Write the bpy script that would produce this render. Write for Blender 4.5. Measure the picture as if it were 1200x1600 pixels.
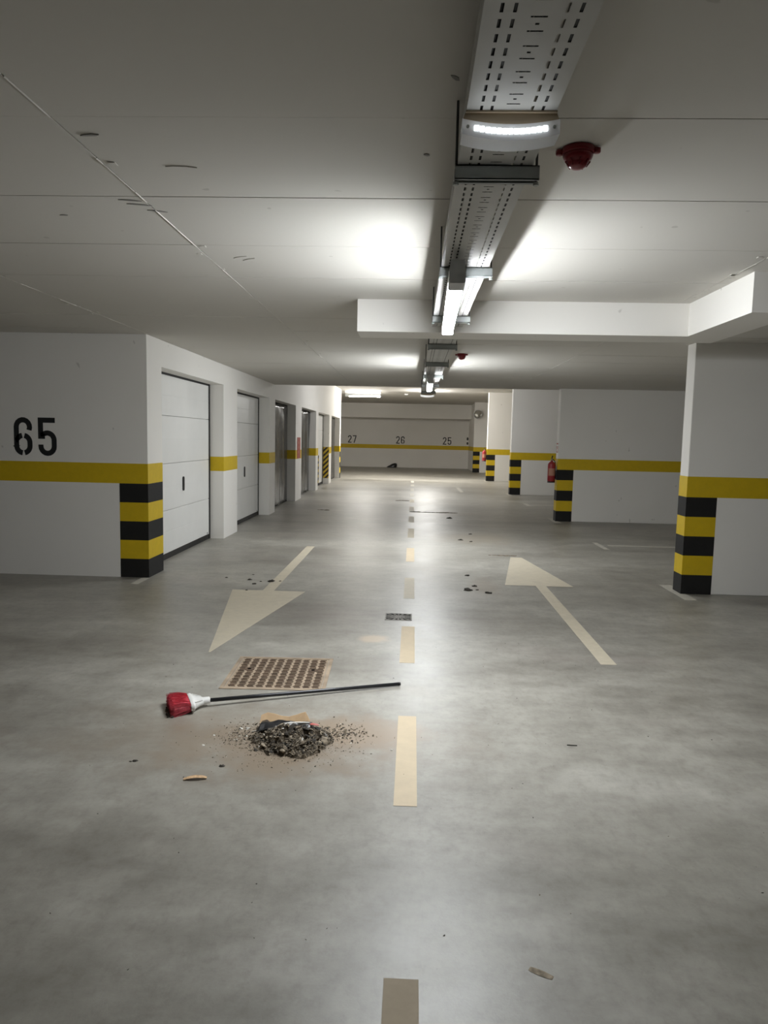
import bpy, bmesh, math, random
from mathutils import Vector, Matrix, noise

for o in list(bpy.data.objects):
    bpy.data.objects.remove(o)
sc = bpy.context.scene
COL = sc.collection
PI = math.pi

# ------------------------------------------------------------------ camera
F_PX = 1132.83
PITCH, ROLL, YAW, CAM_H = 0.1010, 0.0213, -0.0387, 1.5274
cd = bpy.data.cameras.new('camera')
cam = bpy.data.objects.new('camera', cd)
COL.objects.link(cam)
fw = Vector((math.sin(YAW) * math.cos(PITCH), math.cos(YAW) * math.cos(PITCH), -math.sin(PITCH)))
r0 = Vector((math.cos(YAW), -math.sin(YAW), 0))
u0 = r0.cross(fw)
rr = r0 * math.cos(ROLL) + u0 * math.sin(ROLL)
uu = u0 * math.cos(ROLL) - r0 * math.sin(ROLL)
m = Matrix.Identity(4)
for i in range(3):
    m[i][0] = rr[i]; m[i][1] = uu[i]; m[i][2] = -fw[i]
m[0][3], m[1][3], m[2][3] = 0, 0, CAM_H
cam.matrix_world = m
cd.sensor_fit = 'VERTICAL'
cd.sensor_height = 36.0
cd.sensor_width = 27.0
cd.lens = F_PX * 36.0 / 1600.0
cd.clip_start = 0.05
sc.camera = cam

# ------------------------------------------------------------------ world and exposure
w = bpy.data.worlds.new('world')
sc.world = w
w.use_nodes = True
w.node_tree.nodes['Background'].inputs[0].default_value = (0.75, 0.8, 0.85, 1)
w.node_tree.nodes['Background'].inputs[1].default_value = 0.0
vs = sc.view_settings
vs.view_transform = 'Standard'
try:
    vs.look = 'None'
except Exception:
    pass
vs.gamma = 1.0
vs.use_curve_mapping = False
vs.exposure = 0.0
sc.cycles.max_bounces = 7
sc.cycles.glossy_bounces = 3
sc.cycles.transmission_bounces = 4
TUBE_W = 235.0        # emission of a lit tube diffuser
FAR_W = 800.0         # tubes under the high slab
LED_W = 9.0

# ------------------------------------------------------------------ main dimensions (metres)
HC = 2.543           # low ceiling
HH = 3.33            # high ceiling
XL, XR = -2.78, 2.786
YW = 7.505           # wall with the number 65
Y_LOW_END = 14.45    # low ceiling ends
Y_FAR = 39.0
Y_BACK = -13.0
XO = 8.4             # outer walls
ZS = 1.21            # top of the yellow stripe

# ------------------------------------------------------------------ materials
def new_mat(name):
    mt = bpy.data.materials.new(name)
    mt.use_nodes = True
    nt = mt.node_tree
    b = nt.nodes['Principled BSDF']
    return mt, nt, b

def N(nt, t, **kw):
    n = nt.nodes.new(t)
    for k, v in kw.items():
        if k in n.inputs:
            n.inputs[k].default_value = v
        else:
            setattr(n, k, v)
    return n

def coords(nt, scale=(1, 1, 1)):
    g = N(nt, 'ShaderNodeNewGeometry')
    mp = N(nt, 'ShaderNodeMapping')
    mp.inputs['Scale'].default_value = scale
    nt.links.new(g.outputs['Position'], mp.inputs['Vector'])
    return mp.outputs['Vector']

def noise_node(nt, vec, scale, detail=4, rough=0.55):
    n = N(nt, 'ShaderNodeTexNoise')
    n.inputs['Scale'].default_value = scale
    n.inputs['Detail'].default_value = detail
    n.inputs['Roughness'].default_value = rough
    nt.links.new(vec, n.inputs['Vector'])
    return n.outputs['Fac']

def ramp(nt, fac, stops):
    r = N(nt, 'ShaderNodeValToRGB')
    e = r.color_ramp.elements
    while len(e) < len(stops):
        e.new(0.5)
    for el, (p, c) in zip(e, stops):
        el.position = p
        el.color = (c[0], c[1], c[2], 1) if len(c) == 3 else c
    nt.links.new(fac, r.inputs['Fac'])
    return r.outputs['Color']

def mix(nt, fac, a, b, mode='MIX'):
    n = N(nt, 'ShaderNodeMix')
    n.data_type = 'RGBA'
    n.blend_type = mode
    for sock, v in ((0, fac), (6, a), (7, b)):
        if hasattr(v, 'links'):
            nt.links.new(v, n.inputs[sock])
        elif sock == 0:
            n.inputs[0].default_value = v
        else:
            n.inputs[sock].default_value = (v[0], v[1], v[2], 1)
    return n.outputs[2]

def math_node(nt, op, a, b=None):
    n = N(nt, 'ShaderNodeMath')
    n.operation = op
    for i, v in enumerate((a, b)):
        if v is None:
            continue
        if hasattr(v, 'links'):
            nt.links.new(v, n.inputs[i])
        else:
            n.inputs[i].default_value = v
    return n.outputs[0]

def bump(nt, b, height, strength=0.2, dist=0.002):
    n = N(nt, 'ShaderNodeBump')
    n.inputs['Strength'].default_value = strength
    n.inputs['Distance'].default_value = dist
    nt.links.new(height, n.inputs['Height'])
    nt.links.new(n.outputs['Normal'], b.inputs['Normal'])

def simple(name, col, rough=0.5, metal=0.0, var=0.06, vscale=9.0, bscale=None, bstr=0.15, spec=0.5):
    mt, nt, b = new_mat(name)
    v = coords(nt)
    f = noise_node(nt, v, vscale, 4)
    lo = tuple(max(0, c * (1 - var)) for c in col)
    hi = tuple(min(1, c * (1 + var)) for c in col)
    nt.links.new(ramp(nt, f, [(0.3, lo), (0.7, hi)]), b.inputs['Base Color'])
    b.inputs['Roughness'].default_value = rough
    b.inputs['Metallic'].default_value = metal
    b.inputs['Specular IOR Level'].default_value = spec
    if bscale:
        bump(nt, b, noise_node(nt, v, bscale, 3), bstr)
    return mt

def emit(name, col, strength):
    mt, nt, b = new_mat(name)
    b.inputs['Base Color'].default_value = (0.8, 0.8, 0.8, 1)
    b.inputs['Emission Color'].default_value = (*col, 1)
    b.inputs['Emission Strength'].default_value = strength
    mt.cycles.emission_sampling = 'FRONT'
    return mt

def wall_mat(name, col):
    mt, nt, b = new_mat(name)
    v = coords(nt)
    big = noise_node(nt, v, 0.7, 2)
    c = ramp(nt, big, [(0.3, tuple(x * 0.96 for x in col)), (0.7, col)])
    # small pits and scuffs with a shape of their own
    pit = noise_node(nt, coords(nt, (1, 1, 0.6)), 13.0, 1, 0.4)
    pm = ramp(nt, pit, [(0.0, (0, 0, 0)), (0.785, (0, 0, 0)), (0.81, (0.4, 0.4, 0.4))])
    c = mix(nt, pm, c, (0.36, 0.34, 0.3))
    nt.links.new(c, b.inputs['Base Color'])
    b.inputs['Roughness'].default_value = 0.75
    b.inputs['Specular IOR Level'].default_value = 0.3
    h = noise_node(nt, v, 38.0, 2, 0.6)
    bump(nt, b, h, 0.12, 0.003)
    return mt

def floor_mat():
    mt, nt, b = new_mat('polished_concrete')
    v = coords(nt)
    vs_ = coords(nt, (0.35, 1.0, 1.0))
    big = noise_node(nt, vs_, 0.9, 4, 0.6)
    mid = noise_node(nt, v, 4.0, 5, 0.65)
    c = ramp(nt, big, [(0.28, (0.185, 0.172, 0.148)), (0.47, (0.297, 0.283, 0.250)), (0.70, (0.40, 0.385, 0.345))])
    c2 = ramp(nt, mid, [(0.3, (0.80, 0.79, 0.775)), (0.68, (1.12, 1.12, 1.11))])
    c = mix(nt, 1.0, c, c2, 'MULTIPLY')
    sk = noise_node(nt, coords(nt, (1.0, 0.6, 1.0)), 26.0, 4, 0.72)
    c = mix(nt, 1.0, c, ramp(nt, sk, [(0.30, (0.87, 0.86, 0.85)), (0.50, (1.0, 1.0, 1.0)), (0.72, (1.06, 1.06, 1.06))]), 'MULTIPLY')
    sk2 = noise_node(nt, coords(nt, (0.6, 1.0, 1.0)), 9.0, 4, 0.7)
    c = mix(nt, 1.0, c, ramp(nt, sk2, [(0.30, (0.86, 0.85, 0.84)), (0.52, (1.0, 1.0, 1.0)), (0.72, (1.06, 1.06, 1.06))]), 'MULTIPLY')
    # reddish worn patches
    red = noise_node(nt, coords(nt, (0.6, 1, 1)), 1.1, 3, 0.6)
    rm = ramp(nt, red, [(0.56, (0, 0, 0)), (0.72, (0.3, 0.3, 0.3))])
    c = mix(nt, rm, c, (0.29, 0.245, 0.225))
    # brown dust swept round the pile and further up the lane
    pos = N(nt, 'ShaderNodeNewGeometry').outputs['Position']
    warp = math_node(nt, 'MULTIPLY', math_node(nt, 'SUBTRACT', mid, 0.5), 1.6)
    sx = N(nt, 'ShaderNodeSeparateXYZ')
    nt.links.new(pos, sx.inputs[0])
    def blot(cx, cy, rx, ry, amt):
        dx = math_node(nt, 'DIVIDE', math_node(nt, 'SUBTRACT', sx.outputs[0], cx), rx)
        dy = math_node(nt, 'DIVIDE', math_node(nt, 'SUBTRACT', sx.outputs[1], cy), ry)
        d = math_node(nt, 'SQRT', math_node(nt, 'ADD', math_node(nt, 'MULTIPLY', dx, dx), math_node(nt, 'MULTIPLY', dy, dy)))
        d = math_node(nt, 'ADD', d, warp)
        return ramp(nt, d, [(0.42, (amt, amt, amt)), (1.0, (0, 0, 0))])
    for args, tint in (((-0.75, 3.52, 1.25, 0.60, 0.42), (0.27, 0.22, 0.165)), ((-0.62, 3.46, 0.66, 0.40, 0.9), (0.255, 0.20, 0.145)), ((-0.25, 3.64, 0.45, 0.25, 0.75), (0.31, 0.235, 0.165)),
                       ((-0.26, 5.42, 0.16, 0.14, 0.85), (0.50, 0.41, 0.30)),
                       ((1.0, 11.3, 0.75, 0.8, 0.45), (0.36, 0.30, 0.22)), ((0.78, 7.6, 0.22, 0.5, 0.4), (0.30, 0.24, 0.18)),
                       ((0.6, 15.0, 0.9, 0.6, 0.4), (0.33, 0.27, 0.2))):
        c = mix(nt, blot(*args), c, tint)
    nt.links.new(c, b.inputs['Base Color'])
    rg = ramp(nt, mid, [(0.25, (0.32, 0.32, 0.32)), (0.75, (0.48, 0.48, 0.48))])
    rx = mix(nt, 0.35, rg, ramp(nt, big, [(0.3, (0.28, 0.28, 0.28)), (0.7, (0.52, 0.52, 0.52))]))
    nt.links.new(rx, b.inputs['Roughness'])
    b.inputs['Specular IOR Level'].default_value = 0.58
    h = noise_node(nt, v, 130.0, 3, 0.7)
    bump(nt, b, h, 0.2, 0.0015)
    return mt

def paint_mat(name, col, worn, rough=0.55, wear=0.0):
    mt, nt, b = new_mat(name)
    v = coords(nt)
    f = noise_node(nt, v, 14.0, 6, 0.65)
    c = ramp(nt, f, [(0.3, tuple(x * 0.9 for x in col)), (0.7, col)])
    wr = noise_node(nt, v, 5.0, 6, 0.7)
    c = mix(nt, ramp(nt, wr, [(0.50, (0, 0, 0)), (0.75, (wear, wear, wear))]), c, worn)
    nt.links.new(c, b.inputs['Base Color'])
    b.inputs['Roughness'].default_value = rough
    bump(nt, b, noise_node(nt, v, 140.0, 3), 0.1, 0.001)
    return mt

def hazard_mat():
    mt, nt, b = new_mat('hazard_foam')
    tc = N(nt, 'ShaderNodeNewGeometry')
    sx = N(nt, 'ShaderNodeSeparateXYZ')
    nt.links.new(tc.outputs['Position'], sx.inputs[0])
    d = math_node(nt, 'ADD', math_node(nt, 'MULTIPLY', sx.outputs[0], -1.0), math_node(nt, 'MULTIPLY', sx.outputs[2], 1.0))
    fr = math_node(nt, 'FRACT', math_node(nt, 'DIVIDE', d, 0.16))
    st = math_node(nt, 'GREATER_THAN', fr, 0.5)
    nt.links.new(mix(nt, st, (0.02, 0.018, 0.015), (0.62, 0.42, 0.03)), b.inputs['Base Color'])
    b.inputs['Roughness'].default_value = 0.6
    return mt

M = {}
M['wall'] = wall_mat('white_wall_paint', (0.90, 0.875, 0.83))
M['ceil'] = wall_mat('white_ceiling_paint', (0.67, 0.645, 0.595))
M['slab'] = simple('slab_core', (0.3, 0.29, 0.27), 0.9)
M['floor'] = floor_mat()
M['yellow'] = paint_mat('yellow_paint', (0.70, 0.485, 0.006), (0.55, 0.4, 0.03), 0.6, 0.2)
M['black'] = paint_mat('black_paint', (0.007, 0.0065, 0.006), (0.02, 0.02, 0.018), 0.75, 0.3)
M['tan'] = paint_mat('cream_road_paint', (0.62, 0.51, 0.355), (0.48, 0.40, 0.29), 0.65, 0.4)
M['tan_worn'] = paint_mat('worn_cream_road_paint', (0.58, 0.515, 0.395), (0.45, 0.405, 0.325), 0.62, 0.6)
M['tan_dirty'] = paint_mat('dirty_cream_road_paint', (0.44, 0.365, 0.265), (0.35, 0.29, 0.21), 0.8, 0.7)
M['line'] = paint_mat('pale_bay_paint', (0.55, 0.52, 0.45), (0.36, 0.34, 0.3), 0.6, 0.9)
M['door'] = simple('white_door_sheet', (0.82, 0.815, 0.79), 0.45, 0, 0.02, 3, 60, 0.04)
M['rubber'] = simple('black_rubber', (0.012, 0.012, 0.012), 0.6)
M['dark_door'] = simple('dark_grey_sheet', (0.04, 0.039, 0.036), 0.4, 0, 0.1, 2)
M['film'] = simple('grey_plastic_film', (0.042, 0.041, 0.038), 0.25, 0, 0.15, 3)
M['tray'] = simple('painted_tray_steel', (0.55, 0.545, 0.52), 0.5, 0.0, 0.04, 6)
M['galv'] = simple('galvanised_steel', (0.36, 0.38, 0.37), 0.45, 0.35, 0.06, 12)
M['rod'] = simple('dark_threaded_rod', (0.06, 0.06, 0.06), 0.5, 0.5)
M['fix'] = simple('grey_fixture_plastic', (0.50, 0.51, 0.51), 0.5)
M['tube'] = emit('lit_diffuser', (0.93, 0.97, 1.0), TUBE_W)
M['tubefar'] = emit('lit_far_diffuser', (1.0, 0.98, 0.93), FAR_W)
M['tubefill'] = emit('added_fill_diffuser', (0.96, 0.98, 1.0), FAR_W * 0.32)  # diffuser of the added, unseen fill tube
M['tubewide'] = emit('lit_wide_diffuser', (1.0, 0.97, 0.9), FAR_W * 0.4)
M['led'] = emit('lit_leds', (0.92, 0.97, 1.0), LED_W)
M['cream'] = simple('cream_plastic', (0.52, 0.42, 0.29), 0.4)
M['red'] = simple('dark_red_plastic', (0.22, 0.012, 0.018), 0.28)
M['redpaint'] = simple('red_enamel', (0.36, 0.028, 0.035), 0.35)
M['redsign'] = simple('red_sign_sheet', (0.42, 0.06, 0.045), 0.45)
M['white'] = simple('white_plastic', (0.78, 0.77, 0.74), 0.45)
M['signmark'] = simple('pale_sign_print', (0.5, 0.24, 0.16), 0.5)
M['bristle'] = simple('red_bristle', (0.62, 0.085, 0.115), 0.6, 0, 0.25, 60)
M['handle'] = simple('grey_black_tube', (0.035, 0.036, 0.04), 0.3, 0.4, 0.1, 20)
M['dirt'] = simple('grey_brown_dirt', (0.165, 0.133, 0.095), 0.95, 0, 0.6, 45, 90, 0.6)
M['dirt_dark'] = simple('dark_dirt', (0.045, 0.038, 0.030), 0.9, 0, 0.6, 60)
M['dirt_light'] = simple('fluffy_grey_dust', (0.30, 0.25, 0.185), 0.95, 0, 0.5, 50)
M['paper'] = simple('white_paper_crumbs', (0.72, 0.7, 0.65), 0.7)
M['card'] = simple('brown_cardboard', (0.50, 0.34, 0.19), 0.75, 0, 0.1, 12)
M['leaf'] = simple('dry_leaf', (0.55, 0.36, 0.2), 0.7, 0, 0.3, 60)
M['blackfilm'] = simple('black_plastic', (0.012, 0.012, 0.013), 0.35)
M['iron'] = simple('dusty_cast_iron', (0.105, 0.068, 0.044), 0.85, 0.0, 0.4, 16)
M['irondust'] = simple('dust_tan_iron', (0.34, 0.262, 0.185), 0.8, 0.0, 0.25, 10)
M['grate'] = simple('grey_grate_metal', (0.30, 0.285, 0.265), 0.85, 0.0, 0.25, 20, spec=0.2)
M['pitblack'] = simple('drain_pit', (0.006, 0.006, 0.006), 1.0, spec=0.0)
M['mirror'] = simple('mirror_dome', (0.8, 0.8, 0.78), 0.08, 1.0, 0.02)
M['hazard'] = hazard_mat()
M['digit'] = simple('black_stencil_paint', (0.012, 0.013, 0.014), 0.5)
M['far_digit'] = simple('grey_stencil_paint', (0.06, 0.06, 0.06), 0.6)
# clear lens of the emergency lamps: real glass-like plastic
mt, nt, b = new_mat('clear_lens')
b.inputs['Base Color'].default_value = (0.92, 0.93, 0.95, 1)
b.inputs['Transmission Weight'].default_value = 0.75
b.inputs['Roughness'].default_value = 0.35
b.inputs['IOR'].default_value = 1.3
M['lens'] = mt

# ------------------------------------------------------------------ mesh helpers
class MB:
    def __init__(self):
        self.v, self.f, self.mi = [], [], []
    def add(self, vs, fs, mi=0):
        n = len(self.v)
        self.v += [tuple(p) for p in vs]
        self.f += [tuple(n + i for i in f) for f in fs]
        self.mi += [mi] * len(fs)
        return self
    def box(self, x0, x1, y0, y1, z0, z1, mi=0):
        vs = [(x, y, z) for z in (z0, z1) for y in (y0, y1) for x in (x0, x1)]
        return self.add(vs, [(0, 2, 3, 1), (4, 5, 7, 6), (0, 1, 5, 4), (2, 6, 7, 3), (0, 4, 6, 2), (1, 3, 7, 5)], mi)
    def prism(self, poly, z0, z1, mi=0, fn=None):
        """poly: ccw list of (a,b); fn maps (a,b,h) to xyz"""
        fn = fn or (lambda a, b_, h: (a, b_, h))
        n = len(poly)
        vs = [fn(a, b_, z0) for a, b_ in poly] + [fn(a, b_, z1) for a, b_ in poly]
        fs = [tuple(reversed(range(n))), tuple(range(n, 2 * n))]
        fs += [(i, (i + 1) % n, n + (i + 1) % n, n + i) for i in range(n)]
        return self.add(vs, fs, mi)
    def tube(self, pts, rad, seg=10, mi=0, caps=True):
        pts = [Vector(p) for p in pts]
        rads = rad if isinstance(rad, (list, tuple)) else [rad] * len(pts)
        vs, fs = [], []
        for i, p in enumerate(pts):
            d = (pts[min(i + 1, len(pts) - 1)] - pts[max(i - 1, 0)]).normalized()
            up = Vector((0, 0, 1)) if abs(d.z) < 0.9 else Vector((1, 0, 0))
            a = d.cross(up).normalized()
            b_ = a.cross(d).normalized()
            for k in range(seg):
                t = 2 * PI * k / seg
                vs.append(p + (a * math.cos(t) + b_ * math.sin(t)) * rads[i])
        for i in range(len(pts) - 1):
            for k in range(seg):
                k2 = (k + 1) % seg
                fs.append((i * seg + k, i * seg + k2, (i + 1) * seg + k2, (i + 1) * seg + k))
        if caps:
            fs.append(tuple(reversed(range(seg))))
            fs.append(tuple(range((len(pts) - 1) * seg, len(pts) * seg)))
        return self.add(vs, fs, mi)
    def lathe(self, prof, seg=24, fn=None, mi=0):
        """prof: list of (r, h); axis +h; fn maps local (x,y,h) to xyz"""
        fn = fn or (lambda x, y, h: (x, y, h))
        vs, fs = [], []
        for r, h in prof:
            for k in range(seg):
                t = 2 * PI * k / seg
                vs.append(fn(r * math.cos(t), r * math.sin(t), h))
        for i in range(len(prof) - 1):
            for k in range(seg):
                k2 = (k + 1) % seg
                fs.append((i * seg + k, i * seg + k2, (i + 1) * seg + k2, (i + 1) * seg + k))
        fs.append(tuple(reversed(range(seg))))
        fs.append(tuple(range((len(prof) - 1) * seg, len(prof) * seg)))
        return self.add(vs, fs, mi)
    def build(self, name, mat, parent=None, smooth=False, bevel=0.0, segs=2):
        me = bpy.data.meshes.new(name)
        me.from_pydata(self.v, [], self.f)
        for k in (mat if isinstance(mat, (list, tuple)) else [mat]):
            me.materials.append(M[k])
        for p, i in zip(me.polygons, self.mi):
            p.material_index = i
        bm = bmesh.new(); bm.from_mesh(me)
        bmesh.ops.recalc_face_normals(bm, faces=bm.faces)
        if bevel > 0:
            bmesh.ops.bevel(bm, geom=list(bm.edges), offset=bevel, segments=segs, affect='EDGES', profile=0.5, clamp_overlap=True)
        bm.to_mesh(me); bm.free()
        if smooth:
            for p in me.polygons:
                p.use_smooth = True
        o = bpy.data.objects.new(name, me)
        COL.objects.link(o)
        if parent is not None:
            o.parent = parent
            o.matrix_parent_inverse = parent.matrix_basis.inverted()
        return o

def tag(o, label=None, cat=None, group=None, kind=None):
    if label: o['label'] = label
    if cat: o['category'] = cat
    if group: o['group'] = group
    if kind: o['kind'] = kind
    return o

def empty(name, loc, rz=0.0):
    e = bpy.data.objects.new(name, None)
    COL.objects.link(e)
    e.location = loc
    e.rotation_euler = (0, 0, rz)
    e.empty_display_size = 0.05
    return e

def copy_tree(o, parent=None):
    c = o.copy()
    COL.objects.link(c)
    if parent is not None:
        c.parent = parent
    for ch in list(o.children):
        copy_tree(ch, c)
    return c

def shade_auto(o, angle=0.6):
    me = o.data
    for p in me.polygons:
        p.use_smooth = True
    try:
        me.set_sharp_from_angle(angle=angle)
    except Exception:
        pass
    return o

# ================================================================== SETTING
# ---- floor
floor = MB().box(-XO - 0.3, XO + 0.3, Y_BACK - 0.3, Y_FAR + 0.3, -0.25, 0).build('floor', 'floor')
tag(floor, 'smooth grey concrete garage floor with brown dust stains', 'floor', kind='structure')

def flat(name, poly, mat, parent, label=None, z=0.0012):
    o = MB().prism(poly, 0.0, z).build(name, mat, parent)
    if label: o['label'] = label
    return o

# centre line dashes, children of the floor
dashes = [(0.90, 1.918, 'tan_dirty'), (2.894, 3.884, 'tan'), (4.845, 5.817, 'tan'), (6.865, 7.91, 'tan_worn'), (8.98, 10.11, 'tan'),
          (11.2, 12.35, 'tan_worn'), (13.3, 14.3, 'tan_worn'), (15.4, 16.4, 'tan_worn'), (17.5, 18.4, 'tan_worn'), (19.4, 20.3, 'line'),
          (21.4, 22.5, 'line'), (23.5, 24.5, 'line'), (25.6, 26.6, 'line')]
for y0, y1, mt_ in dashes:
    xa, xb = (-0.047, 0.052) if y0 < 4 else (-0.06, 0.045)
    flat('centre_dash', [(xa, y0), (xb, y0), (xb, y1), (xa, y1)], mt_, floor)

def arrow(tip_y, base_y, stem_y, x, hw, label, xbl, xbr, mt_, blunt=None):
    tx0, tx1 = blunt or (x - 0.006, x + 0.006)
    if tip_y < base_y:
        head = [(tx0, tip_y), (tx1, tip_y), (xbr, base_y), (xbl, base_y)]
    else:
        head = [(xbl, base_y), (xbr, base_y), (tx1, tip_y), (tx0, tip_y)]
    a = empty('direction_arrow', (x, base_y, 0))
    a.parent = floor
    a['label'] = label
    bpy.context.view_layer.update()
    def part(nm, poly):
        o = MB().prism(poly, 0, 0.0012).build(nm, mt_)
        o.data.transform(Matrix.Translation((-x, -base_y, 0)))
        o.parent = a
    part('arrow_head', head)
    ys = sorted((base_y, stem_y))
    s = 0.056 if tip_y < base_y else 0.055
    part('arrow_stem', [(x - s, ys[0]), (x + s, ys[0]), (x + s, ys[1]), (x - s, ys[1])])
arrow(4.945, 7.035, 10.03, -1.405, 0.36, 'worn cream arrow pointing toward the camera', -1.765, -1.035, 'tan_worn')
arrow(9.53, 7.66, 4.955, 1.39, 0.36, 'worn cream arrow pointing away from the camera', 1.01, 1.735, 'tan_worn', (1.315, 1.46))
flat('arrow_stem', [(1.41, 21.4), (1.51, 21.4), (1.50, 23.45), (1.40, 23.45)], 'line', floor, 'faded arrow stem far down the right lane')
# bay marks
for x0, x1, y0, y1 in ((-2.85, -2.77, 7.17, 7.50), (2.72, 2.84, 7.17, 7.92), (2.79, 2.86, 10.5, 11.2), (2.95, 6.5, 10.86, 10.96), (2.74, 2.84, 17.3, 18.0),
                       (2.72, 2.84, 13.82, 14.6), (2.72, 2.82, 20.6, 21.4), (2.72, 2.82, 27.4, 28.2), (2.95, 6.5, 17.6, 17.7)):
    flat('bay_mark', [(x0, y0), (x1, y0), (x1, y1), (x0, y1)], 'line', floor)

# ---- ceiling
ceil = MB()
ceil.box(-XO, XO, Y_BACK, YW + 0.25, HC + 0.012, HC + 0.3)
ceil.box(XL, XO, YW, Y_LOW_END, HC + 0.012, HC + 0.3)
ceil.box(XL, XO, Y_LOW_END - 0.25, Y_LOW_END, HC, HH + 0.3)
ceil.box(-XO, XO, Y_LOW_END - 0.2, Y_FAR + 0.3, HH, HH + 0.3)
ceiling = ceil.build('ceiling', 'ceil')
tag(ceiling, 'white painted concrete slab ceiling with formwork joints', 'ceiling', kind='structure')
# formwork panels: each its own piece, joint gaps between them
rng = random.Random(3)
ROW0, ROWS, COL0, COLW = 2.42, 0.782, -1.205, 1.545
ck = {}
def panel(x0, x1, y0, y1, z):
    key = (round(x1 - x0, 3), round(y1 - y0, 3))
    g = 0.0028
    if key not in ck:
        hx, hy = (x1 - x0) / 2 - g, (y1 - y0) / 2 - g
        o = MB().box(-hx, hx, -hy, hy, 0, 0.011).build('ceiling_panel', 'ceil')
        ck[key] = o.data
    else:
        o = bpy.data.objects.new('ceiling_panel', ck[key]); COL.objects.link(o)
    o.location = ((x0 + x1) / 2, (y0 + y1) / 2, z)
    o.parent = ceiling
xs = [COL0 + COLW * j for j in range(-2, 5)]
ys = [ROW0 + ROWS * k for k in range(-3, 16)]
ys[-1] = Y_LOW_END - 0.252
for i in range(len(xs) - 1):
    for k in range(len(ys) - 1):
        x0, x1, y0, y1 = xs[i], xs[i + 1], ys[k], ys[k + 1]
        if y1 > YW - 0.01:
            x0 = max(x0, XL + 0.001)
        if x1 - x0 < 0.02:
            continue
        if y0 < YW < y1 and xs[i] < XL:
            # panel cut by the wall corner
            panel(xs[i], x1, y0, YW, HC + rng.uniform(-0.0012, 0.0012))
            y0 = YW
        panel(x0, x1, y0, y1, HC + rng.uniform(-0.0012, 0.0012))
# plain slab soffit outside the panelled strip, same level
rest = MB()
rest.box(-XO, xs[0] - 0.002, Y_BACK, YW, HC, HC + 0.012)
rest.box(xs[-1] + 0.002, XO, Y_BACK, Y_LOW_END - 0.25, HC, HC + 0.012)
rest.box(xs[0], xs[-1], Y_BACK, ys[0] - 0.002, HC, HC + 0.012)
rest.build('ceiling_soffit', 'ceil', ceiling)
# plaster ridges along the lengthwise joints
def ridge(x, y0, y1, seed, big):
    r_ = random.Random(seed)
    mb = MB()
    y = y0
    while y < y1:
        L = r_.uniform(0.05, 0.35)
        if r_.random() < 0.75:
            wd = r_.uniform(0.0015, 0.004)
            h = r_.uniform(0.001, 0.0035)
            xx = x + r_.uniform(-0.002, 0.002)
            mb.prism([(xx - wd, HC - 0.0005), (xx, HC - h - 0.0008), (xx + wd, HC - 0.0005)], y, y + L * 0.95, 0, lambda a, b_, hh: (a, hh, b_))
        y += L
    for k in range(big):
        cy = r_.uniform(y0, y1); cx = x + r_.uniform(-0.05, 0.05); s = r_.uniform(0.004, 0.013)
        mb.box(cx - s, cx + s * 1.2, cy - s, cy + s * 1.6, HC - 0.003, HC)
    o = mb.build('plaster_ridge', 'ceil', ceiling)
    o['kind'] = 'stuff'
ridge(xs[2] , 1.5, 9.2, 1, 14)
ridge(xs[1] , 3.5, 7.2, 2, 6)
ridge(xs[4] , 1.5, 5.4, 4, 36)
ridge(xs[4] , 7.0, 13.0, 5, 6)

for sx_, sy_, L_, a_, t_ in ((-1.27, 3.252, 0.05, 0.2, 'slab'), (-1.25, 3.31, 0.055, 0.25, 'slab'), (-1.20, 3.40, 0.045, 0.3, 'slab'), (-1.139, 2.564, 0.035, -0.1, 'slab'), (0.02, 2.72, 0.012, 0.5, 'slab'),
                          (0.09, 2.16, 0.02, 0.9, 'slab'), (-0.914, 2.854, 0.06, 0.1, 'ceil'), (-1.02, 4.24, 0.05, -0.5, 'ceil'), (-0.98, 4.29, 0.05, -0.6, 'ceil'), (-1.673, 3.474, 0.02, 0.0, 'slab')):
    ca, sa = math.cos(a_), math.sin(a_)
    pl_ = [(-L_, 0), (-L_ * 0.5, -0.008), (L_ * 0.3, -0.010), (L_, -0.002), (L_ * 0.6, 0.005), (-L_ * 0.4, 0.004)]
    o = MB().prism([(sx_ + p * ca - q * sa, sy_ + p * sa + q * ca) for p, q in pl_], HC - 0.0026, HC + 0.001).build('scuff_mark', t_, ceiling)

# ---- boxed-in beam under the ceiling
beam = MB().prism([(-0.437, 5.44), (1.965, 5.44), (1.965, 4.44), (XO, 4.44), (XO, 4.74), (2.265, 4.74), (2.265, 5.78), (-0.437, 5.78)], 2.31, HC + 0.005).build('ceiling_beam', 'wall')
tag(beam, 'white downstand beam crossing the lane under the low ceiling, stepped on the right', 'beam', kind='structure')

# ---- stripes and bands (painted coats, a millimetre or two proud)
def band(name, x0, x1, y0, y1, z0, z1, mt_, parent):
    return MB().box(x0, x1, y0, y1, z0, z1).build(name, mt_, parent)

E_ = 0.002
def hazard_bands(x0, x1, y0, y1, parent):
    for k in range(5):
        band('hazard_band', x0, x1, y0, y1, 0.2 * k, 0.2 * (k + 1), 'black' if k % 2 == 0 else 'yellow', parent)

# ---- stencil digits
def arc(cx, cz, rx, rz, a0, a1, n=10):
    return [(cx + rx * math.cos(math.radians(a0 + (a1 - a0) * i / n)), cz + rz * math.sin(math.radians(a0 + (a1 - a0) * i / n))) for i in range(n + 1)]

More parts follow.
